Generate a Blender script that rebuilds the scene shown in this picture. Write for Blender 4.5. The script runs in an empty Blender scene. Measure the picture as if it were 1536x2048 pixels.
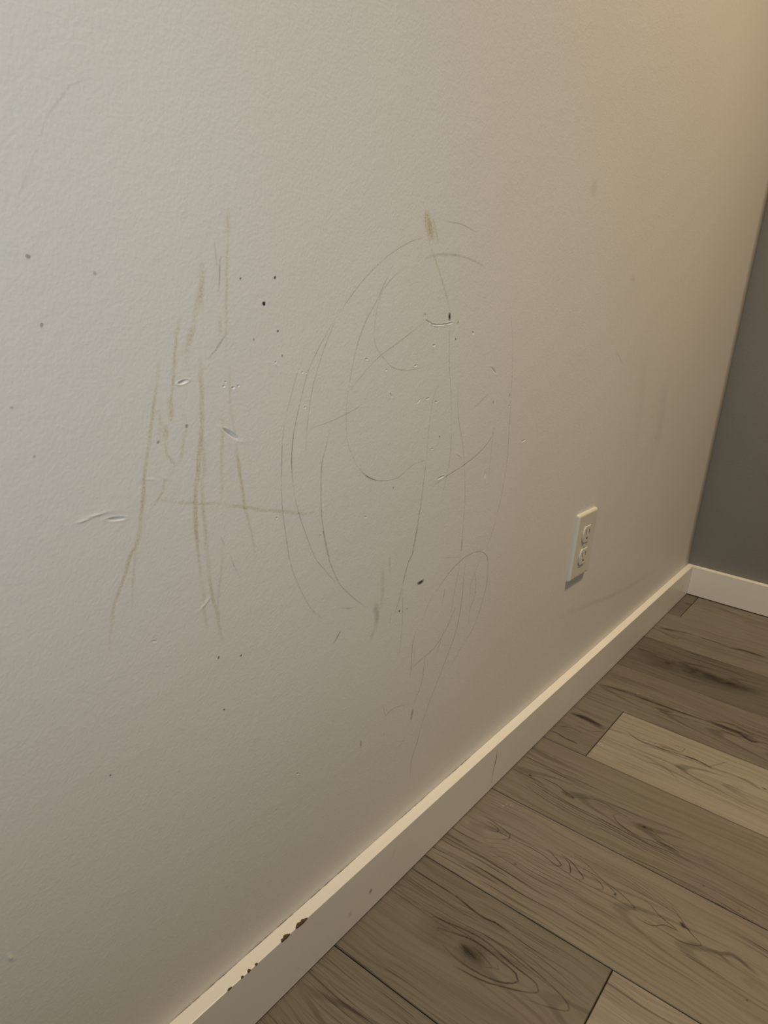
import bpy, bmesh, math, random
from mathutils import Vector, Matrix
import numpy as np

scene = bpy.context.scene
COL = scene.collection

# ------------------------------------------------------------------ camera
# world: corner of the room at the origin, marked wall along y = 0 (room at
# y < 0), grey wall along x = 0 (room at x < 0), floor at z = 0, metres
YAW, PITCH, ROLL = 0.6242, -0.2916, 0.0841
cam_data = bpy.data.cameras.new('camera')
cam = bpy.data.objects.new('camera', cam_data)
COL.objects.link(cam)
fwd = Vector((math.cos(PITCH) * math.cos(YAW), math.cos(PITCH) * math.sin(YAW), math.sin(PITCH)))
r0 = Vector((math.sin(YAW), -math.cos(YAW), 0))
u0 = r0.cross(fwd)
right = r0 * math.cos(ROLL) + u0 * math.sin(ROLL)
up = u0 * math.cos(ROLL) - r0 * math.sin(ROLL)
cam.matrix_world = Matrix(((right.x, up.x, -fwd.x, -1.9436), (right.y, up.y, -fwd.y, -0.3881),
                           (right.z, up.z, -fwd.z, 0.6919), (0, 0, 0, 1)))
cam_data.sensor_fit = 'HORIZONTAL'
cam_data.sensor_width = 7.2
cam_data.lens = 7.2 * 1427.4 / 1536
cam_data.clip_start = 0.02
cam_data.dof.use_dof = True
cam_data.dof.focus_distance = 0.95
cam_data.dof.aperture_fstop = 5.0
scene.camera = cam

# ------------------------------------------------------------------ light
world = bpy.data.worlds.new('world')
scene.world = world
world.use_nodes = True
world.node_tree.nodes['Background'].inputs[0].default_value = (0.5, 0.5, 0.5, 1)
world.node_tree.nodes['Background'].inputs[1].default_value = 0.0

def area(name, loc, target, size, power, color, shape='DISK', size_y=None, spread=180):
    d = bpy.data.lights.new(name, 'AREA')
    d.shape = shape
    d.size = size
    if size_y: d.size_y = size_y
    d.energy = power
    d.color = color
    d.spread = math.radians(spread)
    o = bpy.data.objects.new(name, d)
    COL.objects.link(o)
    o.location = loc
    o.rotation_euler = (Vector(target) - Vector(loc)).to_track_quat('-Z', 'Y').to_euler()
    return o

ROOM_X, ROOM_Y, ROOM_Z = -2.8, -3.0, 2.75
area('ceiling_lamp', (-0.78, -0.74, 2.62), (-0.78, -0.74, 0), 0.22, 89, (1.0, 0.76, 0.475), spread=120)
area('cool_side_light', (-2.72, -0.55, 1.02), (-1.78, 0.0, 0.79), 0.7, 11.6, (0.845, 0.95, 1.0), 'RECTANGLE', 0.7, spread=64)  # added cool area light by the front wall; no window stands there

scene.view_settings.view_transform = 'Standard'
scene.view_settings.look = 'None'
scene.view_settings.exposure = -2.0
scene.view_settings.gamma = 1.0
scene.view_settings.use_curve_mapping = False

# every drawn line and blemish, measured on its surface in tenths of a millimetre
WALL_MARKS = [
('crayon',3.2,0.5,[(-16613,6407),(-16614,6352),(-16643,6205),(-16686,5944),(-16734,5679),(-16735,5670),(-16752,5478),(-16790,5263),(-16846,5164),(-16911,4991),(-16974,4857),(-17006,4687),(-17022,4535)]),
('crayon',2.6,0.34,[(-16726,5399),(-16760,5294),(-16805,5192),(-16831,4969),(-16848,4766)]),
('crayon',6,0.36,[(-16283,7059),(-16282,6906),(-16303,6832),(-16340,6665),(-16374,6553),(-16398,6478),(-16404,6346)]),
('crayon',5,0.55,[(-16328,6638),(-16360,6600),(-16381,6553),(-16391,6516)]),
('crayon',3,0.4,[(-16432,6708),(-16461,6662),(-16484,6525),(-16493,6405),(-16502,6311),(-16518,6198),(-16521,6025)]),
('crayon',5.5,0.6,[(-16518,6198),(-16521,6103),(-16525,6016)]),
('crayon',6,0.55,[(-16552,6018),(-16564,5961),(-16574,5894)]),
('crayon',2.6,0.55,[(-16574,5894),(-16557,5813),(-16517,5758),(-16482,5723)]),
('crayon',3,0.3,[(-16617,6110),(-16605,6013),(-16625,5899)]),
('crayon',3,0.3,[(-16482,5723),(-16433,5798),(-16427,5858),(-16412,5916),(-16395,5985),(-16415,6056),(-16443,6117)]),
('crayon',2.5,0.34,[(-16482,5723),(-16520,5677),(-16576,5633),(-16598,5556),(-16684,5453),(-16722,5386)]),
('crayon',4,0.34,[(-16283,7050),(-16271,6979),(-16279,6852),(-16281,6741)]),
('crayon',4.5,0.52,[(-16278,6429),(-16277,6283),(-16270,6165),(-16268,6024),(-16276,5892),(-16292,5791),(-16303,5614),(-16316,5567),(-16323,5372),(-16303,5126)]),
('crayon',3.2,0.6,[(-16323,5372),(-16303,5126),(-16286,4984),(-16263,4838)]),
('crayon',3,0.36,[(-16263,4838),(-16246,4748),(-16233,4570),(-16201,4411)]),
('crayon',4,0.46,[(-16261,5942),(-16252,5796),(-16245,5606),(-16265,5598),(-16252,5358),(-16231,5219),(-16212,5008)]),
('crayon',3.6,0.46,[(-16212,5008),(-16180,4786),(-16156,4663),(-16113,4531),(-16086,4387),(-16047,4251)]),
('crayon',4,0.4,[(-16069,7394),(-16069,7278),(-16070,7233)]),
('crayon',2.2,0.45,[(-16069,7300),(-16068,7105),(-16071,7031),(-16070,6768),(-16066,6426)]),
('crayon',3.2,0.4,[(-16035,6375),(-16023,6129),(-15992,5980),(-15968,5860)]),
('crayon',3.6,0.56,[(-15960,5816),(-15936,5693),(-15911,5578),(-15886,5461),(-15883,5443),(-15852,5311),(-15815,5189)]),
('crayon',2.4,0.34,[(-15831,5250),(-15779,5079),(-15747,4968),(-15732,4859)]),
('pencil',1.2,0.22,[(-16178,7185),(-16164,7087),(-16159,7024)]),
('pencil',1.4,0.3,[(-16115,7092),(-16129,7063),(-16131,6953),(-16138,6859)]),
('crayon',3.6,0.34,[(-16126,6708),(-16117,6661),(-16118,6574)]),
('pencil',1.6,0.3,[(-16028,6633),(-16092,6564),(-16154,6486),(-16222,6428)]),
('crayon',3.6,0.34,[(-16089,6092),(-16084,5862),(-16090,5648),(-16083,5530),(-16083,5381)]),
('pencil',1.6,0.4,[(-16084,5125),(-16067,5086),(-16053,5047)]),
('crayon',2.6,0.3,[(-16070,5044),(-16068,4929),(-16078,4816),(-16101,4691),(-16092,4465)]),
('pencil',1.2,0.26,[(-15994,4968),(-15956,4871),(-15889,4749)]),
('crayon',2.6,0.34,[(-16655,5522),(-16549,5485),(-16339,5432),(-16180,5401),(-16063,5373)]),
('crayon',3.2,0.68,[(-16063,5373),(-15852,5311),(-15721,5272),(-15566,5231),(-15444,5197)]),
('crayon',3.6,0.6,[(-15506,5215),(-15275,5154),(-15143,5118)]),
('crayon',3,0.28,[(-15143,5118),(-15054,5125)]),
('pencil',1,0.34,[(-13796,7452),(-13956,7416),(-14179,7321),(-14366,7219),(-14587,7062),(-14794,6871),(-14963,6701)]),
('pencil',1,0.4,[(-14963,6701),(-15104,6508),(-15223,6319),(-15281,6142),(-15329,5965),(-15360,5827),(-15369,5657),(-15355,5496),(-15317,5312)]),
('pencil',0.9,0.48,[(-15360,5827),(-15369,5657),(-15355,5496)]),
('pencil',1,0.42,[(-15317,5312),(-15255,5150),(-15155,4942),(-15026,4703),(-14947,4610),(-14723,4383)]),
('pencil',1,0.28,[(-15291,6429),(-15350,6296),(-15408,6122),(-15456,5961)]),
('pencil',1,0.52,[(-15456,5961),(-15480,5811),(-15480,5600),(-15473,5398),(-15446,5202),(-15401,4996),(-15346,4766)]),
('pencil',1,0.34,[(-15391,4978),(-15335,4743),(-15234,4520),(-15108,4315),(-15004,4178),(-14875,4065)]),
('pencil',1,0.34,[(-14932,6715),(-15014,6563),(-15077,6426),(-15162,6192),(-15197,5969),(-15211,5783),(-15201,5592)]),
('pencil',1.1,0.34,[(-14225,7195),(-14317,7038),(-14420,6874),(-14535,6725),(-14622,6551),(-14673,6376),(-14717,6127)]),
('pencil',1,0.3,[(-14717,6127),(-14724,5962),(-14691,5729),(-14627,5597),(-14525,5456)]),
('pencil',1,0.46,[(-14525,5456),(-14385,5345),(-14217,5269),(-14048,5243),(-13876,5243),(-13735,5294),(-13591,5346),(-13403,5358)]),
('pencil',1.6,0.75,[(-14385,5345),(-14307,5303),(-14217,5269)]),
('pencil',1,0.3,[(-14029,7197),(-14175,7112),(-14301,7010),(-14375,6905),(-14414,6728),(-14404,6551),(-14315,6446),(-14172,6351)]),
('pencil',1.2,0.42,[(-14200,6359),(-14086,6310),(-13973,6289),(-13802,6284),(-13598,6305)]),
('pencil',3,0.26,[(-13739,7288),(-13571,7331),(-13314,7357),(-13002,7353),(-12674,7305)]),
('pencil',1.2,0.26,[(-13478,7634),(-13165,7642),(-12887,7602)]),
('pencil',1.1,0.32,[(-13669,6715),(-13883,6616),(-14114,6506),(-14287,6430),(-14451,6327),(-14586,6226),(-14695,6141)]),
('pencil',1,0.28,[(-14436,6097),(-14490,6023),(-14606,5969),(-14900,5894),(-15178,5852)]),
('pencil',1,0.36,[(-13288,6158),(-13370,5986),(-13389,5828),(-13396,5595),(-13386,5356)]),
('pencil',1.1,0.5,[(-13386,5356),(-13396,5133),(-13406,4908),(-13430,4662),(-13478,4359),(-13426,4633),(-13453,4379),(-13526,4286)]),
('pencil',1.3,0.62,[(-13442,4392),(-13526,4286),(-13576,4156),(-13606,4032)]),
('pencil',1.1,0.44,[(-13606,4032),(-13647,3856),(-13714,3727)]),
('pencil',1.3,0.3,[(-13591,3981),(-13541,3598),(-13537,3335),(-13543,3187)]),
('pencil',1,0.32,[(-13203,6725),(-13150,6382),(-13014,5928),(-12973,5758)]),
('pencil',1.1,0.46,[(-12973,5758),(-12928,5451),(-12924,5257),(-12968,5028),(-13010,4876)]),
('pencil',1.2,0.34,[(-12929,6089),(-12824,5727),(-12698,5484),(-12590,5212)]),
('pencil',1.1,0.44,[(-12590,5212),(-12488,4784),(-12456,4459),(-12424,4124),(-12439,4289),(-12436,4014),(-12454,3775),(-12490,3502),(-12493,3287)]),
('pencil',1.3,0.22,[(-11990,6942),(-11824,6599),(-11725,6238),(-11658,5842)]),
('pencil',1.2,0.4,[(-11658,5842),(-11593,5452),(-11546,5116),(-11564,4758),(-11619,4447),(-11724,4143),(-11818,3977)]),
('pencil',1.2,0.26,[(-12003,5576),(-11985,5173),(-11951,4865)]),
('pencil',1.2,0.26,[(-12212,5986),(-12478,5855),(-12619,5807)]),
('pencil',1.2,0.52,[(-12003,5576),(-12019,5473),(-12159,5363),(-12379,5266),(-12671,5183),(-12952,5124),(-13214,5044)]),
('crayon',10,0.8,[(-13782,7698),(-13753,7615),(-13716,7516),(-13683,7432)]),
('crayon',9,0.7,[(-13725,7618),(-13682,7535),(-13636,7442)]),
('crayon',3.5,0.55,[(-13688,7652),(-13630,7570),(-13554,7435)]),
('crayon',2.4,0.7,[(-13805,7702),(-13798,7594),(-13763,7510)]),
('crayon',2.6,0.62,[(-13700,7428),(-13598,7316),(-13483,7185),(-13361,7034),(-13275,6923),(-13221,6817)]),
('pencil',4.5,0.95,[(-13226,6826),(-13225,6789),(-13215,6752)]),
('pencil',4,0.5,[(-13064,6746),(-13045,6724)]),
('pencil',1.2,0.3,[(-13142,3466),(-13087,3550),(-13047,3639),(-12950,3727)]),
('pencil',1.3,0.46,[(-12950,3727),(-12770,3845),(-12610,3939),(-12409,4007),(-12226,4040),(-12025,4027),(-11839,3964),(-11726,3862),(-11675,3672),(-11662,3460),(-11722,3267),(-11797,3059),(-11933,2892),(-12113,2782)]),
('pencil',1.2,0.28,[(-12113,2782),(-12253,2661),(-12395,2563)]),
('pencil',1.3,0.5,[(-12297,3926),(-12285,3728),(-12270,3435),(-12294,3166),(-12352,2982),(-12444,2810),(-12562,2611),(-12679,2414),(-12795,2218),(-12904,1983)]),
('pencil',1.6,0.42,[(-12904,1983),(-12979,1732),(-13047,1573),(-13044,1316)]),
('pencil',1.5,0.3,[(-11910,3899),(-12027,3747),(-12089,3582),(-12040,3214)]),
('pencil',1.5,0.34,[(-12027,3747),(-11968,3640),(-11949,3411),(-12021,3284),(-12021,3056)]),
('pencil',1.4,0.5,[(-12408,3404),(-12502,3254),(-12629,3116),(-12761,3019),(-12929,2973),(-13122,2940),(-13267,2901)]),
('pencil',1.5,0.44,[(-13225,3392),(-13285,3261),(-13281,3071),(-13266,2892),(-13275,2794)]),
('pencil',1.4,0.3,[(-13242,3245),(-13232,3052),(-13240,2916)]),
('pencil',1.4,0.5,[(-12999,2964),(-12990,2746),(-13019,2576),(-13097,2445),(-13150,2341)]),
('pencil',6,0.48,[(-13147,2340),(-13145,2256),(-13158,2160)]),
('pencil',1.4,0.42,[(-12715,3744),(-12720,3616),(-12760,3546)]),
('pencil',1.5,0.36,[(-12620,3149),(-12667,3075),(-12714,2929),(-12758,2872)]),
('pencil',1,0.28,[(-12873,4154),(-12644,4104),(-12449,4049)]),
('pencil',1.3,0.3,[(-13248,2435),(-13489,2512),(-13619,2519),(-13692,2492),(-13766,2672)]),
('pencil',1.2,0.4,[(-14917,5828),(-14969,5653),(-14999,5535),(-14991,5303),(-14964,5062),(-14905,4855),(-14832,4655),(-14937,4928),(-14864,4706),(-14763,4509),(-14640,4326),(-14463,4162),(-14302,4034),(-14185,3961)]),
('pencil',1,0.34,[(-14617,4088),(-14449,4035),(-14354,4029)]),
('pencil',8,0.2,[(-14002,4366),(-13958,4117),(-13966,3831)]),
('pencil',4,0.18,[(-13884,4424),(-13860,4255)]),
('pencil',10,0.3,[(-14065,3984),(-14018,3787),(-14038,3671)]),
('pencil',8,0.16,[(-14040,3687),(-14101,3538)]),
('pencil',2.4,0.66,[(-14583,3846),(-14629,3798),(-14683,3741)]),
('pencil',1.4,0.34,[(-13769,3768),(-13776,3644)]),
('pencil',4.5,0.98,[(-13315,3968),(-13254,3966),(-13196,3971)]),
('pencil',1.2,0.5,[(-13348,3978),(-13289,3971)]),
('pencil',2.4,0.55,[(-14118,2398),(-14109,2296)]),
('pencil',1.2,0.28,[(-13247,1981),(-13372,1895)]),
('pencil',1.5,0.13,[(-17314,7543),(-17288,7629),(-17253,7690),(-17190,7766),(-17143,7830),(-17094,7861),(-17008,7897)]),
('pencil',1.2,0.09,[(-17314,7543),(-17373,7416),(-17449,7240)]),
('dot',1,0.7,[(-15948,6962)]),
('dot',1.3,0.9,[(-15624,6990)]),
('dot',1.9,1,[(-15723,6806)]),
('dot',1.1,0.7,[(-15575,6617)]),
('dot',1,0.9,[(-15855,4056)]),
('dot',1,0.9,[(-16023,3632)]),
('dot',0.9,0.9,[(-17047,3575)]),
('dot',1.1,0.6,[(-13179,5582)]),
('dot',1.2,0.45,[(-13927,5153)]),
('dot',1.5,0.7,[(-13617,3739)]),
('dot',1.5,0.4,[(-13476,3722)]),
('dot',1.8,0.4,[(-17412,6972)]),
('dot',1.6,0.35,[(-17360,6625)]),
('dot',1.3,0.6,[(-13064,6572)]),
('dot',1.3,0.4,[(-13658,6798)]),
('dot',1.2,0.4,[(-15520,6437)]),
('dot',1.4,0.3,[(-15812,6555)]),
('dot',1.3,0.45,[(-16089,4127)]),
('dot',1,0.3,[(-17552,6189)]),
('dot',1,0.25,[(-17446,5906)]),
('dot',1.6,0.4,[(-16397,5984)]),
('dot',1.4,0.4,[(-16624,5899)]),
('dot',2,0.4,[(-12092,5871)]),
('dot',2,0.3,[(-11709,5930)]),
('dot',1.4,0.25,[(-17035,6915)]),
('dot',1.1,0.3,[(-13690,2257)]),
('dot',1,0.3,[(-14970,4893)]),
('scuff_and_band',22,0.13,[(-10152,8557),(-10136,8444),(-10151,8326)]),
('scuff_and_band',26,0.14,[(-8124,7555),(-8144,7424)]),
('scuff_and_band',60,0.13,[(-5265,5993),(-5308,5572),(-5190,4888),(-5276,4103)]),
('scuff_and_band',45,0.1,[(-6938,6421),(-6656,5560),(-6470,4644)]),
('scuff_and_band',2.6,0.26,[(-8364,6430),(-8155,6322),(-7902,6186)]),
('scuff_and_band',2.4,0.24,[(-4206,5950),(-4281,5854)]),
('scuff_and_band',14,0.12,[(-10005,2254),(-8177,2024),(-5421,1619),(-2121,1421)]),  # faint darker band sloping along the wall above the baseboard
]
WALL_DENTS = [  # x, z, half length, half width, angle, depth
(-16425,6279,32,10,0.23,1.00),
(-16079,6234,11,7,-0.05,0.45),
(-15994,6221,14,7,-0.05,0.50),
(-15945,6231,10,7,-0.05,0.45),
(-16064,6264,8,7,-0.04,0.30),
(-15999,5886,76,12,-0.55,1.10),
(-15288,6306,9,7,-0.03,0.40),
(-15244,6300,8,7,-0.03,0.30),
(-15240,6028,10,7,-0.07,0.40),
(-15582,6389,8,7,-0.02,0.30),
(-16944,5436,53,10,-0.13,0.70),
(-17164,5469,38,7,0.12,-0.30),
(-17071,5489,61,7,0.06,-0.30),
(-16226,4625,52,7,0.67,-0.40),
(-13059,5125,57,11,0.11,0.70),
(-12074,5014,44,12,-1.33,0.70),
(-13736,6320,21,7,0.19,0.50),
(-14196,6293,11,7,0.12,0.40),
(-14491,6394,23,7,-0.14,0.40),
(-12728,6636,20,10,-0.49,0.60),
(-13450,6509,23,8,0.07,0.35),
(-12173,6231,63,9,-0.54,0.50),
(-13473,5993,32,7,0.08,0.40),
(-13311,5950,25,8,-0.25,0.40),
(-13620,5979,41,7,0.51,0.25),
(-13292,5465,29,7,-0.12,0.35),
(-11154,5319,48,10,0.13,0.40),
(-14337,4932,23,7,-0.47,0.35),
(-14087,6058,25,7,-0.82,0.35),
(-11678,5797,17,9,-0.67,0.40),
(-16690,5657,47,7,-0.23,-0.15),
(-16568,5648,41,7,-0.42,-0.15),
(-12744,5336,46,7,-0.53,-0.25),
(-15096,2509,15,7,-0.75,0.40),
(-16673,4477,19,7,-0.46,0.25),
(-15509,5156,12,7,-0.20,0.30),
(-17807,2584,29,10,-1.17,-0.50),
(-13574,6724,63,7,-0.27,0.50),
(-13479,6705,41,7,-0.08,0.50),
(-13402,6704,44,7,0.04,0.50),
(-13308,6710,58,7,0.09,0.50),
(-13204,6723,54,7,0.15,0.50),
]
BASEBOARD_MARKS = [
('pencil',3.4,0.85,[(-10905,700),(-10911,514),(-10944,366),(-10950,226)]),
('pencil',2.4,0.6,[(-10950,226),(-10936,122)]),
('scuff_and_band',7,0.6,[(-13875,350),(-13901,280)]),
('light',2.5,0.35,[(-13453,633),(-13503,500)]),
('light',3,0.35,[(-8001,568),(-8046,282),(-8022,45)]),
('light',6,0.3,[(-2952,801),(-2990,494)]),  # paler patch on the board face near the corner
('pencil',2.6,0.5,[(-896,496),(-798,329)]),
('pencil',1.5,0.5,[(-15086,214),(-15100,211)]),
('scuff_and_band',10,0.25,[(-14253,310),(-14263,221)]),
]
CAULK_CRACKS = [
[(-11460,0),(-11828,0),(-12126,0)],
[(-12558,0),(-12902,0),(-13226,0)],
[(-14040,0),(-14360,0),(-14731,0),(-15008,0)],
[(-15008,0),(-15173,0),(-15333,0)],
[(-15333,0),(-15547,0),(-15695,0)],
[(-15810,0),(-16031,0),(-16176,0)],
[(-16176,0),(-16367,0),(-16537,0)],
]
PAINT_CHIPS = [  # from x, to x, depth into the top, depth down the face
(-14992,-15164,3.6,1.8),
(-15246,-15369,3.6,1.8),
(-15682,-15712,2,0.8),
(-15770,-15807,2.6,0.9),
(-15858,-15888,1.6,0.6),
(-16001,-16051,1.2,0.5),
]
FLOOR_GRAIN = [
('grain',2.2,0.95,[(-12986,-135),(-12989,-417),(-12989,-650),(-12991,-839)]),
('grain',3,0.98,[(-12985,-798),(-13039,-1159),(-13013,-1355),(-13019,-1565)]),
('grain',1.6,0.5,[(-13019,-1565),(-13042,-1776),(-13039,-2032)]),
('grain',22,0.34,[(-13579,-1164),(-13573,-1297),(-13567,-1429),(-13571,-1547)]),
('grain',9,0.5,[(-13529,-1195),(-13557,-1315),(-13571,-1414)]),
('grain',2,0.7,[(-13529,-1210),(-13554,-1303),(-13581,-1423)]),
('grain',60,0.2,[(-13553,-608),(-13560,-977),(-13558,-1390),(-13565,-1721)]),
('grain',2.6,0.5,[(-13526,-883),(-13400,-1264),(-13412,-1606),(-13451,-1852),(-13517,-1917),(-13630,-1819),(-13706,-1606),(-13730,-1291),(-13677,-1052)]),
('grain',2.4,0.5,[(-13429,-747),(-13310,-1314),(-13373,-1748),(-13413,-2083),(-13479,-2144),(-13590,-2016),(-13761,-1637),(-13824,-1281)]),
('grain',2.2,0.45,[(-13238,-1342),(-13239,-1679),(-13283,-2021),(-13368,-2363),(-13472,-2472),(-13570,-2306),(-13669,-2025)]),
('grain',1.6,0.35,[(-13323,-526),(-13286,-1019),(-13240,-1446),(-13306,-1874),(-13349,-2295)]),
('grain',1.4,0.35,[(-13429,-522),(-13389,-1011),(-13391,-1429),(-13451,-1757)]),
('grain',1.6,0.4,[(-13552,-1617),(-13532,-1688),(-13488,-1641)]),
('grain',2,0.3,[(-13470,-1339),(-13509,-1495),(-13566,-1625),(-13609,-1551)]),
('grain',1.4,0.3,[(-13117,-1481),(-13179,-1971),(-13255,-2403),(-13268,-2612)]),
('grain',1.4,0.3,[(-13067,-1590),(-13101,-2060),(-13190,-2523)]),
('grain',1.6,0.42,[(-11630,-376),(-11633,-838),(-11610,-1240),(-11673,-1572),(-11709,-1856),(-11694,-2089),(-11680,-2295),(-11684,-2441),(-11669,-2568)]),
('grain',1.8,0.5,[(-11488,-1652),(-11477,-1872),(-11492,-2098),(-11557,-2376),(-11649,-2565),(-11694,-2576),(-11692,-2505)]),
('grain',1.8,0.5,[(-11319,-1626),(-11367,-1828),(-11443,-1992),(-11541,-2202),(-11598,-2311),(-11659,-2318),(-11670,-2249)]),
('grain',1.8,0.5,[(-11514,-1953),(-11554,-2089),(-11608,-2146),(-11645,-2155),(-11681,-2084)]),
('grain',1.8,0.5,[(-11440,-1492),(-11461,-1640),(-11550,-1791),(-11624,-1892),(-11680,-1888),(-11712,-1813)]),
('grain',1.8,0.5,[(-11453,-1521),(-11503,-1635),(-11634,-1718),(-11669,-1728),(-11698,-1606)]),
('grain',1.8,0.5,[(-11477,-1321),(-11528,-1438),(-11611,-1579),(-11652,-1574),(-11693,-1466)]),
('grain',1.8,0.5,[(-11495,-378),(-11516,-547),(-11545,-704),(-11582,-811),(-11655,-837),(-11737,-768)]),
('grain',1.8,0.5,[(-11566,-445),(-11561,-546),(-11603,-650),(-11658,-650),(-11694,-542)]),
('grain',1.7,0.5,[(-11451,-2608),(-11469,-2701),(-11557,-2821),(-11600,-2950),(-11642,-3077),(-11664,-2930),(-11779,-2811),(-11789,-2577)]),
('grain',1.7,0.45,[(-11304,-2905),(-11438,-3059),(-11567,-3207),(-11668,-3354),(-11769,-3171),(-11763,-2944),(-11750,-2708)]),
('grain',6,0.6,[(-11477,-3058),(-11556,-3137)]),
('grain',7,0.35,[(-11653,-3470),(-11633,-3551),(-11553,-3661),(-11612,-3860),(-11659,-3990)]),
('grain',5,0.3,[(-11703,-3374),(-11650,-3512),(-11707,-3714)]),
('grain',4,0.75,[(-11650,-2541),(-11659,-2568)]),
('grain',4,0.6,[(-11602,-2287),(-11616,-2317)]),
('grain',5,0.45,[(-11998,-1087),(-12033,-1140)]),
('grain',1.3,0.3,[(-11878,-568),(-11704,-850),(-11711,-1193),(-11717,-1523),(-11712,-1813),(-11719,-1904)]),
('grain',1.3,0.3,[(-11942,-624),(-11775,-887),(-11780,-1227),(-11780,-1552),(-11764,-1835),(-11755,-1919)]),
('grain',1.3,0.3,[(-12004,-679),(-11845,-924),(-11849,-1261),(-11843,-1580),(-11815,-1856),(-11791,-1933)]),
('grain',1.3,0.3,[(-12065,-733),(-11914,-960),(-11917,-1293),(-11904,-1607),(-11866,-1877),(-11827,-1948)]),
('grain',1.3,0.3,[(-12126,-787),(-11982,-996),(-11984,-1326),(-11965,-1634),(-11916,-1898),(-11862,-1962)]),
('grain',1.2,0.22,[(-11388,-1375),(-11367,-1828),(-11382,-2378),(-11371,-2885)]),
('grain',1.2,0.22,[(-11347,-1499),(-11333,-1949),(-11369,-2479),(-11386,-2948)]),
('grain',1.2,0.22,[(-11307,-1621),(-11299,-2069),(-11357,-2578),(-11402,-3011)]),
('grain',1.2,0.22,[(-11267,-1743),(-11266,-2188),(-11344,-2676),(-11416,-3073)]),
('grain',1.2,0.22,[(-11228,-1864),(-11233,-2306),(-11331,-2773),(-11431,-3134)]),
('grain',1.2,0.22,[(-11189,-1983),(-11201,-2423),(-11319,-2869),(-11446,-3195)]),
('grain',1.2,0.22,[(-11150,-2102),(-11168,-2538),(-11306,-2965),(-11460,-3255)]),
('grain',2.4,0.6,[(-11491,-3074),(-11526,-3121),(-11552,-3196)]),
('grain',3.5,0.7,[(-10185,-411),(-10195,-457)]),
('grain',1.8,0.55,[(-10185,-411),(-10159,-496),(-10117,-586),(-10109,-747),(-10112,-855),(-10169,-1013),(-10198,-1143)]),
('grain',1.7,0.5,[(-10185,-439),(-10241,-521),(-10305,-593),(-10360,-727),(-10396,-877),(-10398,-1189),(-10384,-1559),(-10404,-1926),(-10413,-2276),(-10377,-2598),(-10371,-2889)]),
('grain',12,0.38,[(-10185,-941),(-10205,-1055),(-10225,-1193)]),
('grain',6,0.6,[(-10213,-1111),(-10225,-1193)]),
('grain',1.6,0.4,[(-10190,-1178),(-10053,-1379),(-10021,-1544),(-10045,-1751),(-10086,-2006)]),
('grain',1.7,0.5,[(-10064,-1831),(-10187,-1758),(-10253,-1825),(-10322,-1968),(-10357,-2189),(-10311,-2424),(-10347,-2699)]),
('grain',6,0.8,[(-10124,-2160),(-10102,-2223)]),
('grain',14,0.25,[(-10122,-2065),(-10116,-2192),(-10111,-2318)]),
('grain',1.4,0.4,[(-10076,-2261),(-10146,-2374),(-10199,-2547),(-10171,-2759)]),
('grain',1.4,0.32,[(-10225,-76),(-10323,-629),(-10381,-1182),(-10385,-1681),(-10423,-2279),(-10402,-2897)]),
('grain',1.4,0.32,[(-10259,-123),(-10373,-653),(-10433,-1204),(-10435,-1700),(-10468,-2293),(-10448,-2909)]),
('grain',1.4,0.32,[(-10293,-169),(-10423,-676),(-10483,-1225),(-10485,-1718),(-10512,-2307),(-10495,-2921)]),
('grain',1.4,0.32,[(-10326,-215),(-10471,-699),(-10534,-1247),(-10534,-1737),(-10556,-2322),(-10540,-2933)]),
('grain',1.4,0.32,[(-10359,-260),(-10520,-722),(-10584,-1268),(-10582,-1755),(-10600,-2336),(-10586,-2945)]),
('grain',3,0.5,[(-10278,-2414),(-10265,-2566),(-10283,-2724)]),
('grain',3.5,0.5,[(-10792,-3570),(-10800,-3606)]),
('grain',3.5,0.5,[(-12067,-3907),(-12070,-3937)]),
('grain',5,0.3,[(-10686,-3113),(-10686,-3161)]),
('grain',18,0.75,[(-8021,-168),(-7998,-308),(-7992,-490),(-8048,-694),(-8090,-905)]),
('grain',8,0.8,[(-8021,-149),(-8000,-457),(-8014,-788)]),
('grain',4,0.95,[(-8820,-149),(-8806,-287),(-8846,-448),(-8838,-656)]),
('grain',2,0.5,[(-8318,-440),(-8327,-660),(-8169,-882)]),
('grain',2,0.4,[(-8616,-167),(-8464,-392),(-8520,-666)]),
('grain',3.4,0.6,[(-7869,-1176),(-7967,-1364),(-7987,-1505),(-7957,-1695),(-7948,-1823),(-7881,-2126),(-7862,-2373)]),
('grain',4.5,0.65,[(-7881,-2126),(-7862,-2373),(-7925,-2603)]),
('grain',2,0.4,[(-7925,-2603),(-7851,-2827),(-7857,-3035),(-7917,-3248),(-7932,-3437)]),
('grain',2,0.4,[(-7952,-1661),(-7857,-1664),(-7805,-1814),(-7824,-2047),(-7649,-2096),(-7694,-1946)]),
('grain',7,0.25,[(-7928,-1686),(-7870,-1866),(-7846,-2085)]),
('grain',6,0.25,[(-7847,-2974),(-7848,-3149),(-7959,-3340)]),
('grain',2,0.4,[(-7915,-2540),(-7687,-2671),(-7479,-2778)]),
('grain',4,0.5,[(-7865,-3338),(-7891,-3413)]),
('grain',3,0.25,[(-8469,-1431),(-8523,-1676),(-8452,-1972),(-8639,-2270)]),
('grain',5.1,0.55,[(-6583,-160),(-6554,-446),(-6532,-753)]),
('grain',6.8,0.85,[(-6532,-753),(-6526,-1129),(-6510,-1445),(-6481,-1881),(-6449,-2197)]),
('grain',15.3,0.75,[(-6442,-2131),(-6439,-2510),(-6430,-2815),(-6476,-3004)]),
('grain',8.5,0.8,[(-6448,-2717),(-6562,-2940),(-6486,-3055)]),
('grain',5.1,0.4,[(-6382,-2181),(-6223,-2568),(-6326,-2896),(-6363,-3043)]),
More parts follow.
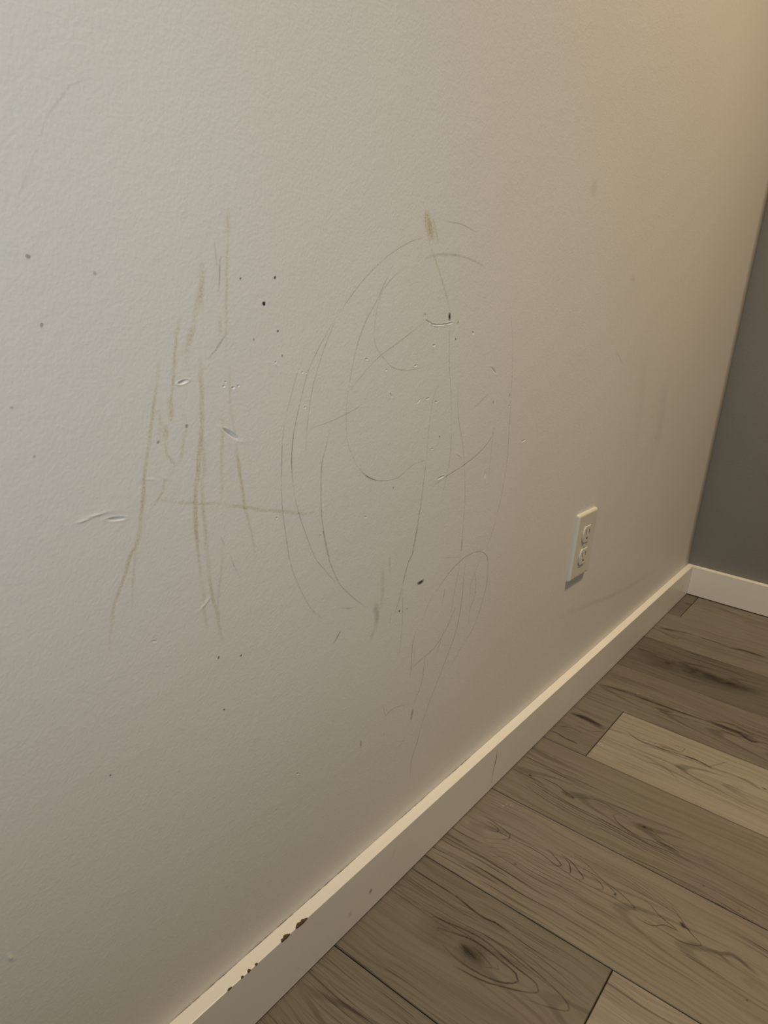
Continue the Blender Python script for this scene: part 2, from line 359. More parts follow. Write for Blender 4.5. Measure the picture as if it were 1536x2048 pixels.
('grain',23.8,0.25,[(-6633,-303),(-6509,-746),(-6502,-1214),(-6450,-1653)]),
('grain',5.1,0.3,[(-6910,-1067),(-6754,-1516),(-6635,-1921),(-6569,-2538),(-6666,-2960),(-6656,-3223)]),
('grain',68,0.38,[(-4630,-161),(-4666,-546),(-4702,-919),(-4675,-1413),(-4678,-2131),(-4653,-2807)]),
('grain',30.6,0.45,[(-4517,-1247),(-4563,-1629),(-4623,-2120),(-4571,-2569),(-4586,-2875)]),
('grain',6.8,0.6,[(-4665,-883),(-4634,-1001)]),
('grain',8.5,0.6,[(-4614,-2094),(-4571,-2272)]),
('grain',13.6,0.3,[(-4447,-182),(-4437,-580)]),
('grain',5.1,0.4,[(-3784,-214),(-3686,-515),(-3653,-830),(-3686,-1077)]),
('grain',5.1,0.5,[(-3664,-940),(-3749,-1172),(-3759,-1433),(-3696,-1871)]),
('grain',5.1,0.4,[(-3944,-347),(-3941,-751),(-4009,-1189),(-3994,-1615),(-4027,-2232),(-4212,-2731)]),
('grain',6.8,0.3,[(-5403,-1602),(-5484,-1968),(-5480,-2523),(-5454,-3021)]),
('grain',6.8,0.55,[(-3017,-174),(-2886,-448),(-2765,-807),(-2759,-1053)]),
('grain',6.8,0.5,[(-2759,-1053),(-2752,-1454),(-2778,-1879)]),
('grain',10.2,0.65,[(-2809,-1808),(-2707,-2044),(-2701,-2271),(-2667,-2554)]),
('grain',5.1,0.35,[(-3124,-291),(-3220,-544),(-3246,-771),(-3100,-786)]),
('grain',5.1,0.3,[(-3812,-1189),(-3810,-1572),(-3788,-2184)]),
('fleck',1.6,0.6,[(-11125,-441),(-11117,-469)]),
('fleck',1.6,0.6,[(-11061,-474),(-11059,-491)]),
('fleck',1.6,0.6,[(-11042,-530),(-11006,-538)]),
('fleck',1.6,0.6,[(-11003,-470),(-11009,-484)]),
('fleck',1.6,0.6,[(-11041,-682),(-11044,-694)]),
('fleck',1.6,0.6,[(-11027,-562),(-11029,-574)]),
('fleck',5.1,0.7,[(-6419,-873),(-6424,-894)]),
('fleck',5.1,0.5,[(-8602,-986),(-8605,-1009)]),
]

# ------------------------------------------------------------------ helpers
def nodes_of(name):
    m = bpy.data.materials.new(name)
    m.use_nodes = True
    nt = m.node_tree
    nt.nodes.clear()
    out = nt.nodes.new('ShaderNodeOutputMaterial')
    return m, nt, out

class N:
    """small wrapper that builds math nodes from expressions"""
    def __init__(self, nt, sock): self.nt, self.s = nt, sock
    def _op(self, op, *others):
        n = self.nt.nodes.new('ShaderNodeMath'); n.operation = op
        for i, v in enumerate((self,) + others):
            if isinstance(v, N): self.nt.links.new(v.s, n.inputs[i])
            else: n.inputs[i].default_value = v
        return N(self.nt, n.outputs[0])
    def __add__(self, o): return self._op('ADD', o)
    def __sub__(self, o): return self._op('SUBTRACT', o)
    def __mul__(self, o): return self._op('MULTIPLY', o)
    __radd__ = __add__
    __rmul__ = __mul__
    def sin(self): return self._op('SINE')
    def abs(self): return self._op('ABSOLUTE')
    def pow(self, e): return self._op('POWER', e)
    def clamp(self):
        n = self._op('ADD', 0.0); n.s.node.use_clamp = True; return n
    def smooth(self, a, b, lo=0.0, hi=1.0):
        n = self.nt.nodes.new('ShaderNodeMapRange'); n.interpolation_type = 'SMOOTHSTEP'
        self.nt.links.new(self.s, n.inputs[0])
        for i, v in zip((1, 2, 3, 4), (a, b, lo, hi)): n.inputs[i].default_value = v
        return N(self.nt, n.outputs[0])

def combine(nt, x, y, z):
    n = nt.nodes.new('ShaderNodeCombineXYZ')
    for i, v in enumerate((x, y, z)):
        if isinstance(v, N): nt.links.new(v.s, n.inputs[i])
        else: n.inputs[i].default_value = v
    return n.outputs[0]

def noise(nt, vec, scale, detail=2.0, rough=0.5, w=None):
    n = nt.nodes.new('ShaderNodeTexNoise')
    n.inputs['Scale'].default_value = scale
    n.inputs['Detail'].default_value = detail
    n.inputs['Roughness'].default_value = rough
    nt.links.new(vec, n.inputs['Vector'])
    return N(nt, n.outputs['Fac'])

def mixcol(nt, fac, a, b):
    n = nt.nodes.new('ShaderNodeMix'); n.data_type = 'RGBA'
    if isinstance(fac, N): nt.links.new(fac.s, n.inputs[0])
    else: n.inputs[0].default_value = fac
    for i, v in ((6, a), (7, b)):
        if isinstance(v, tuple): n.inputs[i].default_value = (*v, 1)
        else: nt.links.new(v, n.inputs[i])
    return n.outputs[2]

def geo_pos(nt): return nt.nodes.new('ShaderNodeNewGeometry').outputs['Position']
def obj_pos(nt): return nt.nodes.new('ShaderNodeTexCoord').outputs['Object']

def principled(nt, out, color, rough, bump=None, strength=0.1, distance=0.001, spec=0.5):
    b = nt.nodes.new('ShaderNodeBsdfPrincipled')
    if isinstance(color, tuple): b.inputs['Base Color'].default_value = (*color, 1)
    else: nt.links.new(color, b.inputs['Base Color'])
    if isinstance(rough, N): nt.links.new(rough.s, b.inputs['Roughness'])
    else: b.inputs['Roughness'].default_value = rough
    b.inputs['Specular IOR Level'].default_value = spec
    if bump is not None:
        n = nt.nodes.new('ShaderNodeBump')
        n.inputs['Strength'].default_value = strength
        n.inputs['Distance'].default_value = distance
        nt.links.new(bump.s, n.inputs['Height'])
        nt.links.new(n.outputs[0], b.inputs['Normal'])
    if out: nt.links.new(b.outputs[0], out.inputs[0])
    return b

def paint_material(name, color, rough, grain, strength, spec=0.4):
    m, nt, out = nodes_of(name)
    p = geo_pos(nt)
    h = noise(nt, p, grain, 3, 0.55) + noise(nt, p, grain * 0.28, 2, 0.5) * 0.9
    blot = noise(nt, p, 2.5, 3).smooth(0.3, 0.7)
    c2 = tuple(v * 0.965 for v in color)
    principled(nt, out, mixcol(nt, blot, color, c2), rough, h, strength, 0.0012, spec)
    return m

WALL_WHITE = (0.70, 0.685, 0.655)
M = {}
M['wall'] = paint_material('white_wall_paint', WALL_WHITE, 0.5, 420, 0.21, 0.35)
M['grey_wall'] = paint_material('grey_wall_paint', (0.19, 0.19, 0.182), 0.5, 420, 0.22, 0.35)
M['trim'] = paint_material('white_trim_paint', (0.77, 0.755, 0.72), 0.33, 60, 0.05, 0.4)
M['ceiling'] = paint_material('white_ceiling_paint', (0.62, 0.61, 0.6), 0.9, 200, 0.2, 0.2)
M['plastic'] = paint_material('white_plastic', (0.65, 0.625, 0.545), 0.32, 80, 0.01, 0.5)
M['slot'] = paint_material('dark_slot', (0.03, 0.027, 0.024), 0.7, 80, 0.01)
M['screw'] = paint_material('painted_screw_head', (0.6, 0.58, 0.5), 0.35, 80, 0.01)
M['subfloor'] = paint_material('dark_subfloor', (0.03, 0.026, 0.022), 0.9, 80, 0.1)
M['chip'] = paint_material('bare_brown_wood', (0.09, 0.056, 0.026), 0.8, 900, 0.6)
M['crack'] = None

def mark_material(name, color, lo, hi, scale, rough=0.6, floor=0.0, space='world'):
    """a mark drawn or rubbed on a surface; the 'alpha' attribute says how much of it stuck"""
    m, nt, out = nodes_of(name)
    a = nt.nodes.new('ShaderNodeAttribute'); a.attribute_name = 'alpha'
    al = N(nt, a.outputs['Fac'])
    p = geo_pos(nt)
    k = noise(nt, p, scale, 2, 0.6).smooth(lo, hi, floor, 1.0)
    k = k * noise(nt, p, scale * 0.06, 2, 0.5).smooth(0.3, 0.62, 0.55, 1.0)
    fac = (al * k).clamp()
    b = principled(nt, None, color, rough, spec=0.3)
    t = nt.nodes.new('ShaderNodeBsdfTransparent')
    mx = nt.nodes.new('ShaderNodeMixShader')
    nt.links.new(fac.s, mx.inputs[0]); nt.links.new(t.outputs[0], mx.inputs[1]); nt.links.new(b.outputs[0], mx.inputs[2])
    nt.links.new(mx.outputs[0], out.inputs[0])
    return m

M['pencil'] = mark_material('pencil_graphite', (0.17, 0.14, 0.11), 0.35, 0.62, 900, 0.5, 0.35)
M['crayon'] = mark_material('tan_crayon_wax', (0.55, 0.45, 0.135), 0.38, 0.68, 700, 0.45, 0.30)
M['scuff_and_band'] = mark_material('grey_scuff_and_band', (0.16, 0.14, 0.12), 0.2, 0.8, 60, 0.6, 0.5)
M['speck'] = mark_material('dark_speck', (0.025, 0.02, 0.016), 0.0, 0.3, 200, 0.8, 0.9)
M['light'] = mark_material('pale_streak_tone', (0.86, 0.85, 0.82), 0.3, 0.7, 200, 0.5, 0.4)
M['crack'] = mark_material('caulk_crack', (0.10, 0.07, 0.04), 0.38, 0.6, 140, 0.8, 0.1)
M['grain'] = mark_material('dark_wood_grain', (0.036, 0.029, 0.023), 0.3, 0.7, 500, 0.5, 0.6)
M['fleck'] = mark_material('pale_paint_fleck', (0.75, 0.72, 0.66), 0.2, 0.5, 500, 0.6, 0.6)

def wood_material():
    m, nt, out = nodes_of('grey_brown_oak_plank')
    sep = nt.nodes.new('ShaderNodeSeparateXYZ')
    nt.links.new(obj_pos(nt), sep.inputs[0])
    x, y = N(nt, sep.outputs[0]), N(nt, sep.outputs[1])
    def prop(name):
        a = nt.nodes.new('ShaderNodeAttribute'); a.attribute_type = 'OBJECT'; a.attribute_name = name
        return N(nt, a.outputs['Fac'])
    seed, tone, axis, fine = prop('seed'), prop('tone'), prop('axis'), prop('fine')
    z = seed * 7.31
    # slow wander of the grain
    wob = noise(nt, combine(nt, x * 1.5, y * 2.6, z), 1.0, 3, 0.5) - 0.5
    xx = x - axis + wob * 0.03
    # nested cathedral arches: level lines of a parabola down the board
    arch = xx * xx * 1500.0 + y * 11.0 + noise(nt, combine(nt, x * 22.0, y * 6.0, z), 1.0, 3, 0.5) * 1.3
    ring_line = ((arch * 6.2832).sin() * 0.5 + 0.5).smooth(0.70, 1.0)
    near = (xx.abs()).smooth(0.010, 0.055, 0.42, 0.06)
    near = near * noise(nt, combine(nt, x * 8.0, y * 5.0, z + 5.0), 1.0, 2, 0.5).smooth(0.38, 0.6)
    # straight grain
    g1 = noise(nt, combine(nt, x * 380.0 + wob * 30.0, y * 6.0, z), 1.0, 3, 0.6)
    g2 = noise(nt, combine(nt, x * 110.0 + wob * 14.0, y * 1.8, z), 1.0, 4, 0.62)
    broad = noise(nt, combine(nt, x * 15.0 + wob * 4.0, y * 1.6, z), 1.0, 3, 0.5)
    pores = noise(nt, combine(nt, x * 340.0 + wob * 16.0, y * 8.0, z), 1.0, 1, 0.5).smooth(0.57, 0.66)
    band = noise(nt, combine(nt, x * 9.0, y * 1.6, z + 3.0), 1.0, 2, 0.5).smooth(0.40, 0.58)
    light, mid, dark = (0.285, 0.265, 0.218), (0.122, 0.108, 0.090), (0.042, 0.034, 0.027)
    base = mixcol(nt, tone, mid, light)
    d = g2.smooth(0.40, 0.72) * 0.24 + broad.smooth(0.45, 0.8) * 0.28 + ring_line * near
    d = d + (g1.smooth(0.42, 0.68) * 0.26 + pores * 0.46) * (fine * band * 1.1 + 0.28)
    c = mixcol(nt, d.clamp(), base, dark)
    # soft olive to mauve drift of the print
    hue = noise(nt, combine(nt, x * 6.0, y * 3.0, z + 9.0), 1.0, 2, 0.5).smooth(0.35, 0.65)
    tint = mixcol(nt, hue, (0.99, 1.012, 0.97), (1.015, 0.988, 1.01))
    mul = nt.nodes.new('ShaderNodeMix'); mul.data_type = 'RGBA'; mul.blend_type = 'MULTIPLY'
    mul.inputs[0].default_value = 1.0
    nt.links.new(c, mul.inputs[6]); nt.links.new(tint, mul.inputs[7])
    principled(nt, out, mul.outputs[2], 0.48, g1 * 0.5 + pores * -0.8, 0.12, 0.0006, 0.4)
    return m
M['wood'] = wood_material()

def link(name, me, mat, parent=None):
    o = bpy.data.objects.new(name, me)
    COL.objects.link(o)
    if mat: me.materials.append(mat)
    if parent: o.parent = parent
    return o

def box_bm(bm, x0, x1, y0, y1, z0, z1, bevel=0.0, seg=2):
    vs = [bm.verts.new(p) for p in ((x0,y0,z0),(x1,y0,z0),(x1,y1,z0),(x0,y1,z0),(x0,y0,z1),(x1,y0,z1),(x1,y1,z1),(x0,y1,z1))]
    fs = [bm.faces.new([vs[i] for i in q]) for q in ((3,2,1,0),(4,5,6,7),(0,1,5,4),(1,2,6,5),(2,3,7,6),(3,0,4,7))]
    if bevel:
        es = {e for f in fs for e in f.edges}
        bmesh.ops.bevel(bm, geom=list(es), offset=bevel, segments=seg, affect='EDGES', profile=0.5)

def mesh_of(bm, name, smooth=False):
    bmesh.ops.recalc_face_normals(bm, faces=bm.faces)
    me = bpy.data.meshes.new(name)
    bm.to_mesh(me); bm.free()
    if smooth:
        for p in me.polygons: p.use_smooth = True
    return me

def struct(name, dims, mat, bevel=0.0):
    bm = bmesh.new(); box_bm(bm, *dims, bevel=bevel)
    o = link(name, mesh_of(bm, name), mat)
    o['kind'] = 'structure'
    return o

# ------------------------------------------------------------------ room shell
def dent_field(X, Z):
    d = np.zeros_like(X)
    for (cx, cz, a, b, ang, dep) in WALL_DENTS:
        cx, cz, a, b, dep = cx * 1e-4, cz * 1e-4, a * 1e-4, b * 1e-4, dep * 1e-3
        u = ((X - cx) * math.cos(ang) + (Z - cz) * math.sin(ang)) / a
        v = (-(X - cx) * math.sin(ang) + (Z - cz) * math.cos(ang)) / b
        r2 = u * u + v * v
        dep *= 1.5 if abs(dep) < 6e-4 else 1.15
        d += dep * np.exp(-r2 ** 1.5) - 0.22 * abs(dep) * np.exp(-((np.sqrt(r2) - 1.55) / 0.4) ** 2)
    return d

def grid_lines(lo, hi, step, centres):
    v = list(np.arange(lo, hi, step)) + [hi]
    for c, e in centres:
        v += [c + e * k for k in (-2.1, -1.6, -1.3, -1, -0.75, -0.5, -0.25, 0, 0.25, 0.5, 0.75, 1, 1.3, 1.6, 2.1)]
    v = sorted(x for x in v if lo <= x <= hi)
    out = [v[0]]
    for x in v[1:]:
        if x - out[-1] > 0.00035: out.append(x)
    out[-1] = hi
    return np.array(out)

def build_marked_wall():
    ex, ez = [], []
    for (cx, cz, a, b, ang, dep) in WALL_DENTS:
        ca, sa = abs(math.cos(ang)), abs(math.sin(ang))
        ex.append((cx * 1e-4, (a * ca + b * sa) * 1e-4)); ez.append((cz * 1e-4, (a * sa + b * ca) * 1e-4))
    gx, gz = grid_lines(ROOM_X, 0.0, 0.05, ex), grid_lines(0.0, ROOM_Z, 0.05, ez)
    X, Z = np.meshgrid(gx, gz)
    Y = dent_field(X, Z)
    nx, nz = len(gx), len(gz)
    co = np.stack([X, Y, Z], -1).reshape(-1, 3)
    i = np.arange(nx * nz).reshape(nz, nx)
    quads = np.stack([i[:-1, :-1], i[:-1, 1:], i[1:, 1:], i[1:, :-1]], -1).reshape(-1, 4)
    n = len(co)
    back = np.array([(ROOM_X, .1, 0), (0, .1, 0), (0, .1, ROOM_Z), (ROOM_X, .1, ROOM_Z)])
    co = np.vstack([co, back])
    faces = quads.tolist()
    nq = len(faces)
    faces.append([n + 3, n + 2, n + 1, n])
    faces.append(list(i[0, ::-1]) + [n, n + 1])
    faces.append(list(i[-1, :]) + [n + 2, n + 3])
    faces.append(list(i[:, 0]) + [n + 3, n])
    faces.append(list(i[::-1, -1]) + [n + 1, n + 2])
    me = bpy.data.meshes.new('wall_left')
    me.from_pydata(co.tolist(), [], [[int(k) for k in f] for f in faces])
    me.polygons.foreach_set('use_smooth', [k < nq for k in range(len(faces))])
    me.update()
    o = link('wall_left', me, M['wall'])
    o['kind'] = 'structure'
    o['label'] = 'white wall with crayon and pencil scribbles, dents and a socket'
    return o

wall_left = build_marked_wall()
wall_back = struct('wall_back', (0, .1, ROOM_Y, .1, 0, ROOM_Z), M['grey_wall'])
wall_back['label'] = 'dark grey wall beyond the corner on the right'
wall_right = struct('wall_right', (ROOM_X, 0, ROOM_Y - .1, ROOM_Y, 0, ROOM_Z), M['grey_wall'])
wall_front = struct('wall_front', (ROOM_X - .1, ROOM_X, ROOM_Y - .1, .1, 0, ROOM_Z), M['wall'])
ceiling = struct('ceiling', (ROOM_X - .1, .1, ROOM_Y - .1, .1, ROOM_Z, ROOM_Z + .1), M['ceiling'])
floor = struct('floor', (ROOM_X - .1, .1, ROOM_Y - .1, .1, -.06, -.0105), M['subfloor'])
floor['label'] = 'grey brown wood plank floor'

BB_H, BB_T, BB_T2 = 0.0793, 0.0150, 0.0180
bl = struct('baseboard_left', (ROOM_X, -.0002, -BB_T, -.0002, .0024, BB_H), M['trim'], 0.0007)
bl['label'] = 'white square edged baseboard under the scribbled wall, paint chipped on its edge'
bk = struct('baseboard_back', (-BB_T2, -.0002, ROOM_Y, -BB_T - .0002, .0024, BB_H), M['trim'], 0.0007)
bk['label'] = 'white baseboard under the dark grey wall'

# ------------------------------------------------------------------ ribbons for drawn lines
def resample(pts, step):
    P = [Vector(p) for p in pts]
    if len(P) == 2:
        n = max(2, int((P[1] - P[0]).length / step) + 1)
        return [P[0].lerp(P[1], k / n) for k in range(n + 1)]
    Q = [P[0] * 2 - P[1]] + P + [P[-1] * 2 - P[-2]]
    out = []
    for i in range(1, len(Q) - 2):
        a, b, c, d = Q[i - 1:i + 3]
        n = max(1, int((c - b).length / step))
        for k in range(n):
            t = k / n
            out.append(0.5 * ((2 * b) + (c - a) * t + (2 * a - 5 * b + 4 * c - d) * t * t + (3 * b - a - 3 * c + d) * t ** 3))
    out.append(P[-1])
    return out

def ribbon(pts, width, alpha, rng, step=0.004, soft=False, wander=0.0):
    """2-D strip: verts (u, v), alphas, quads"""
    L = resample(pts, step)
    if len(L) < 3: L = resample([L[0], L[-1]], max((L[-1] - L[0]).length / 4, 1e-5))
    n = len(L)
    prof = ((-1, 0), (-.6, .55), (-.25, .95), (.25, .95), (.6, .55), (1, 0)) if soft else ((-1, .15), (-.4, .95), (.4, .95), (1, .15))
    V, A, Fq = [], [], []
    press = 1.0
    tot = (n - 1)
    for k, p in enumerate(L):
        d = L[min(k + 1, n - 1)] - L[max(k - 1, 0)]
        if d.length < 1e-9: d = Vector((1, 0))
        d.normalize()
        nrm = Vector((-d.y, d.x))
        press = min(1.15, max(0.75, press + rng.uniform(-.12, .12)))
        e = min(k, tot - k) / max(1.0, min(tot * 0.3, 6 if not soft else tot * 0.5))
        e = min(1.0, e) if soft else min(1.0, 0.3 + 0.7 * e)
        off = rng.uniform(-wander, wander)
        for s, a in prof:
            V.append(p + nrm * (s * width * 0.5 * (0.85 + 0.15 * press) + off)); A.append(min(1.0, a * alpha * press * e))
    m = len(prof)
    for k in range(n - 1):
        for j in range(m - 1):
            Fq.append((k * m + j, k * m + j + 1, (k + 1) * m + j + 1, (k + 1) * m + j))
    return V, A, Fq

def strip_object(name, V, A, Fq, place, mat, parent):
    me = bpy.data.meshes.new(name)
    me.from_pydata([place(v) for v in V], [], Fq)
    at = me.attributes.new('alpha', 'FLOAT', 'POINT')
    at.data.foreach_set('value', A)
    return link(name, me, mat, parent)

def blob(c, r, alpha, rng, n=9):
    V, A, Fq = [Vector(c)], [alpha], []
    sx, ph = rng.uniform(.7, 1.0), rng.uniform(0, 3)
    for ring, (k, a) in enumerate(((.65, 1), (1.0, .2))):
        for i in range(n):
            t = 2 * math.pi * i / n
            rr = r * k * rng.uniform(.8, 1.15)
            q = Vector((math.cos(t) * rr * sx, math.sin(t) * rr))
            q = Vector((q.x * math.cos(ph) - q.y * math.sin(ph), q.x * math.sin(ph) + q.y * math.cos(ph)))
            V.append(V[0] + q); A.append(alpha * a)
    for i in range(n):
        j = (i + 1) % n
        Fq.append((0, 1 + i, 1 + j)); Fq.append((1 + i, 1 + n + i, 1 + n + j, 1 + j))
    return V, A, Fq

rng = random.Random(4)
NAMES = {'pencil': 'pencil_mark', 'crayon': 'crayon_mark', 'scuff_and_band': 'scuff_and_band_mark', 'dot': 'dark_speck', 'light': 'pale_streak'}
GAIN = {'pencil': 1.0, 'crayon': 0.7, 'scuff_and_band': 0.6, 'dot': 1.0, 'light': 1.0}
lift = 0
for kind, w, a, pts in WALL_MARKS:
    q = [(x * 1e-4, z * 1e-4) for x, z in pts]
    lift += 1
    yy = -0.00012 - 0.000004 * (lift % 12)
    if kind == 'dot':
        V, A, Fq = blob(q[0], w * 1e-3, a, rng)
        strip_object(NAMES[kind], V, A, Fq, lambda v: (v.x, yy, v.y), M['speck'], wall_left)
        continue
    soft = kind == 'scuff_and_band' or w >= 5.5
    V, A, Fq = ribbon(q, w * 1e-3, min(1, a * GAIN[kind]), rng, 0.004, soft, 0.00035 if kind == 'crayon' else 0.0001)
    mat = M['speck'] if a > 0.9 else M[kind]
    strip_object(NAMES[kind], V, A, Fq, lambda v: (v.x, yy, v.y), mat, wall_left)

for k, (kind, w, a, pts) in enumerate(BASEBOARD_MARKS):
    q = [(x * 1e-4, z * 1e-4) for x, z in pts]
    V, A, Fq = ribbon(q, w * 1e-3, a, rng, 0.003, kind != 'pencil')
    strip_object(NAMES[kind], V, A, Fq, lambda v: (v.x, -BB_T - 0.00015 - k * 1e-5, min(max(v.y, .003), BB_H - .001)), M[kind], bl)
for pts in CAULK_CRACKS:
    q = [(x * 1e-4, -0.0005) for x, _ in pts]
    V, A, Fq = ribbon(q, 0.0011, 0.8, rng, 0.006, False, 0.0002)
    strip_object('caulk_crack', V, A, Fq, lambda v: (v.x, v.y, BB_H + 0.0002), M['crack'], bl)

# chipped paint: bare wood showing along the top edge
for (xa, xb, dt, df) in PAINT_CHIPS:
    x0, x1 = sorted((xa * 1e-4, xb * 1e-4))
    n = max(6, int((x1 - x0) / 0.003))
    bm = bmesh.new()
    rows = []
    for i in range(n + 1):
        t = i / n
        env = math.sin(math.pi * t) ** 0.5
        e = 0.00012
        td = dt * 1e-3 * env * rng.uniform(.45, 1.0) + e * 2
        fd = df * 1e-3 * env * rng.uniform(.45, 1.0) + e * 2
        x = x0 + (x1 - x0) * t
        rows.append([bm.verts.new(p) for p in ((x, -BB_T + td, BB_H + e), (x, -BB_T + .0006, BB_H + e), (x, -BB_T - e * .2, BB_H - e * .2), (x, -BB_T - e, BB_H - .0006), (x, -BB_T - e, BB_H - .0006 - fd))])
    for r0_, r1_ in zip(rows[:-1], rows[1:]):
        for j in range(4): bm.faces.new((r0_[j], r0_[j + 1], r1_[j + 1], r1_[j]))
    c = link('paint_chip', mesh_of(bm, 'paint_chip'), M['chip'], bl)
    c['label'] = 'bare brown wood where the paint chipped off'

# ------------------------------------------------------------------ floor planks
ROW0, ROW_W, GAP = -1.4484, 0.18019, 0.0014
#          row: first joint (y), tones of the planks from the wall, cathedral axis, fine grain
ROWS = {-2: (None, (0.30,), 0.02, 0.9), -1: (None, (0.32,), 0.03, 1.0), 0: (-0.266, (0.26, 0.95), 0.005, 0.6), 1: (None, (0.52,), 0.0, 0.9),
        2: (None, (0.36,), -0.02, 0.8), 3: (-0.0896, (0.28, 1.0), 0.0, 0.3), 4: (None, (0.26,), -0.03, 0.5), 5: (None, (0.03,), 0.02, 0.5),
        6: (None, (0.40,), -0.01, 0.3), 7: (-0.0447, (0.10, 0.42), 0.01, 0.3)}
prng = random.Random(11)
planks = []
for row in range(-11, 8):
    xa = max(ROW0 + row * ROW_W, ROOM_X) + GAP * .5
    xb = min(ROW0 + (row + 1) * ROW_W, -0.003) - GAP * .5
    joint, tones, axis, fine = ROWS.get(row, (None, (prng.random() * .7,), prng.uniform(-.04, .04), prng.random()))
    joint = joint if joint is not None else -prng.uniform(.75, 1.2)
    ends = [-0.003, joint]
    while ends[-1] > ROOM_Y + .01: ends.append(max(ends[-1] - 1.22, ROOM_Y))
    for k in range(len(ends) - 1):
        y1, y0 = ends[k] - GAP * .5, ends[k + 1] + GAP * .5
        cx, cy = (xa + xb) / 2, y1
        bm = bmesh.new()
        hx, ln, b = (xb - xa) / 2, y1 - y0, 0.0007
        # chamfered board: bottom, shoulder and face loops
        loops = []
        for (dx, dy, z) in ((0, 0, -.010), (0, 0, -b * 1.1), (b, b, 0)):
            loops.append([bm.verts.new(p) for p in ((-hx + dx, -ln + dy, z), (hx - dx, -ln + dy, z), (hx - dx, -dy, z), (-hx + dx, -dy, z))])
        bm.faces.new(loops[0][::-1]); bm.faces.new(loops[2])
        for l0, l1 in zip(loops[:-1], loops[1:]):
            for j in range(4): bm.faces.new((l0[j], l0[(j + 1) % 4], l1[(j + 1) % 4], l1[j]))
        o = link('plank', mesh_of(bm, 'plank'), M['wood'], floor)
        o.location = (cx, cy, 0)
        o['seed'] = float(len(planks) * 0.77 + 0.3)
        o['tone'] = float(tones[k] if k < len(tones) else prng.random() * .7)
        o['axis'] = float(axis); o['fine'] = float(fine)
        if o['tone'] > 0.9: o['label'] = 'pale tan plank'
        planks.append((o, xa, xb, y0, y1))

# the bold lines, knots and splits of the print, joined into their plank
grain_of = {}
for kind, w, a, pts in FLOOR_GRAIN:
    q = [(x * 1e-4, y * 1e-4) for x, y in pts]
    mid = q[len(q) // 2]
    for idx, (o, xa, xb, y0, y1) in enumerate(planks):
        if xa - .001 <= mid[0] <= xb + .001 and y0 <= mid[1] <= y1:
            grain_of.setdefault(idx, []).append((kind, w, a, q)); break
for idx, items in grain_of.items():
    o, xa, xb, y0, y1 = planks[idx]
    me = o.data
    me.materials.append(M['grain']); me.materials.append(M['fleck'])
    bm = bmesh.new(); bm.from_mesh(me)
    lay = bm.verts.layers.float.new('alpha')
    for j, (kind, w, a, q) in enumerate(items):
        V, A, Fq = ribbon(q, w * (1.1e-3 if w < 5 else 1e-3), min(1, a * 1.25), rng, 0.005, w >= 5, 0.0002)
        zz = 0.00008 + 0.000004 * j
        vs = []
        for v, al in zip(V, A):
            t = bm.verts.new((min(max(v.x, xa + .0008), xb - .0008) - o.location.x, min(max(v.y, y0 + .0008), y1 - .0008) - o.location.y, zz))
            t[lay] = al; vs.append(t)
        for f in Fq:
            try:
                fc = bm.faces.new([vs[i] for i in f]); fc.material_index = 2 if kind == 'fleck' else 1
            except ValueError: pass
    bm.to_mesh(me); bm.free()

# ------------------------------------------------------------------ duplex outlet
def rounded_outline(hw, hh, r, n=5):
    pts = []
    for cx, cy, a0 in ((hw - r, hh - r, 0), (-hw + r, hh - r, 90), (-hw + r, -hh + r, 180), (hw - r, -hh + r, 270)):
        for k in range(n + 1):
            t = math.radians(a0 + 90 * k / n)
            pts.append((cx + r * math.cos(t), cy + r * math.sin(t)))
    return pts

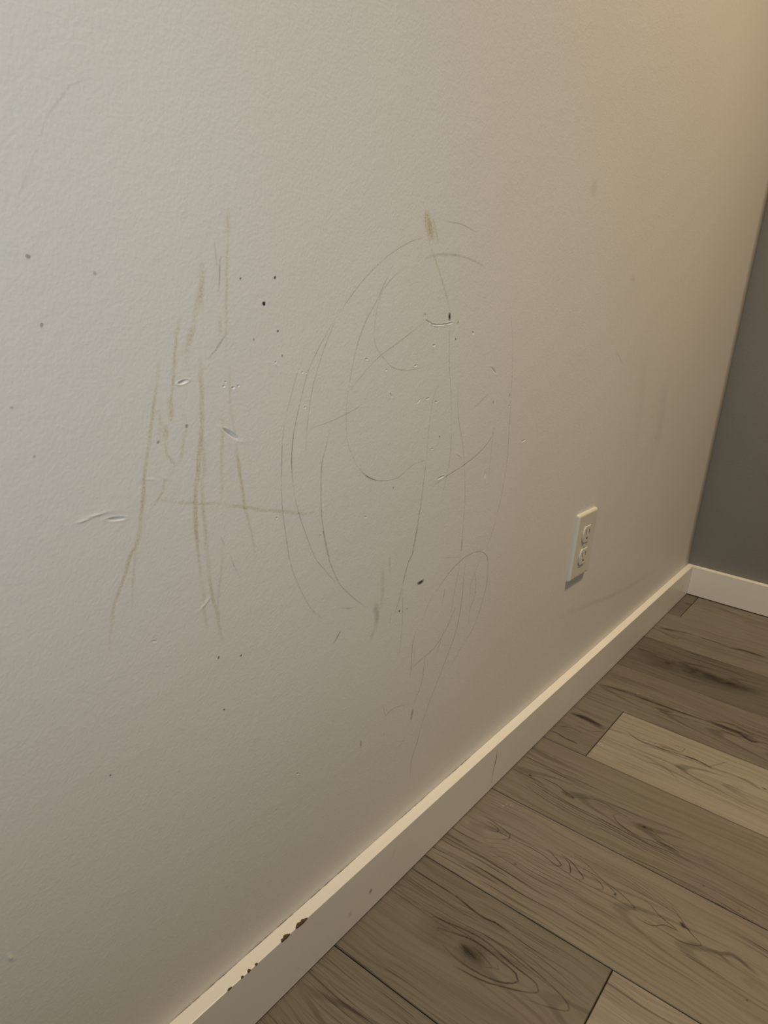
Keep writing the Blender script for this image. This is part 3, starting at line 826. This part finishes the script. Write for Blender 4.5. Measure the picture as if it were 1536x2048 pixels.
def lofted(name, loops, mat, parent, smooth=False, cap_first=True):
    """loops of (x, z) points with their y, first at the back"""
    bm = bmesh.new()
    rings = [[bm.verts.new((x, y, z)) for x, z in pts] for pts, y in loops]
    for a, b in zip(rings[:-1], rings[1:]):
        for i in range(len(a)): bm.faces.new((a[i], a[(i + 1) % len(a)], b[(i + 1) % len(a)], b[i]))
    bm.faces.new(rings[-1])
    if cap_first: bm.faces.new(rings[0][::-1])
    me = mesh_of(bm, name)
    return link(name, me, mat, parent)

outlet = bpy.data.objects.new('electrical_outlet', None)
COL.objects.link(outlet)
outlet.location = (-0.8450, 0, 0.3304)
outlet['label'] = 'white duplex electrical outlet with cover plate low on the scribbled wall'
outlet['category'] = 'outlet'
PW, PH = 0.0392, 0.0570
lofted('cover_plate', [(rounded_outline(PW, PH, .003), -.00005), (rounded_outline(PW, PH, .003), -.0030),
                       (rounded_outline(PW - .0008, PH - .0008, .0028), -.0046), (rounded_outline(PW - .0026, PH - .0026, .0024), -.0060),
                       (rounded_outline(PW - .0045, PH - .0045, .002), -.0063)], M['plastic'], outlet)
def receptacle_outline(r, flat, n=40):
    return [(r * math.cos(2 * math.pi * k / n), max(-flat, min(flat, r * math.sin(2 * math.pi * k / n)))) for k in range(n)]
def shifted(pts, dx, dz): return [(x + dx, z + dz) for x, z in pts]
for dz in (0.0195, -0.0195):
    R = shifted(receptacle_outline(.0172, .0140), 0, dz)
    R1 = shifted(receptacle_outline(.0165, .0133), 0, dz)
    ring = lofted('receptacle_recess', [(shifted(receptacle_outline(.0180, .0148), 0, dz), -.0060), (shifted(receptacle_outline(.0180, .0148), 0, dz), -.00632)], M['slot'], outlet)
    rc = lofted('receptacle', [(R, -.0060), (R, -.0078), (R1, -.0084)], M['plastic'], outlet)
    for sx, hh in ((-.0063, .0042), (.0063, .0034)):
        lofted('slot', [(shifted(rounded_outline(.0011, hh, .0003, 2), sx, dz + .0040), -.0082), (shifted(rounded_outline(.0011, hh, .0003, 2), sx, dz + .0040), -.00845)], M['slot'], rc)
    lofted('ground_hole', [(shifted(receptacle_outline(.0026, .0020, 20), 0, dz - .0070), -.0082), (shifted(receptacle_outline(.0026, .0020, 20), 0, dz - .0070), -.00845)], M['slot'], rc)
lofted('screw', [(receptacle_outline(.0033, 1, 20), -.0060), (receptacle_outline(.0033, 1, 20), -.0068), (receptacle_outline(.0022, 1, 20), -.0073)], M['screw'], outlet)
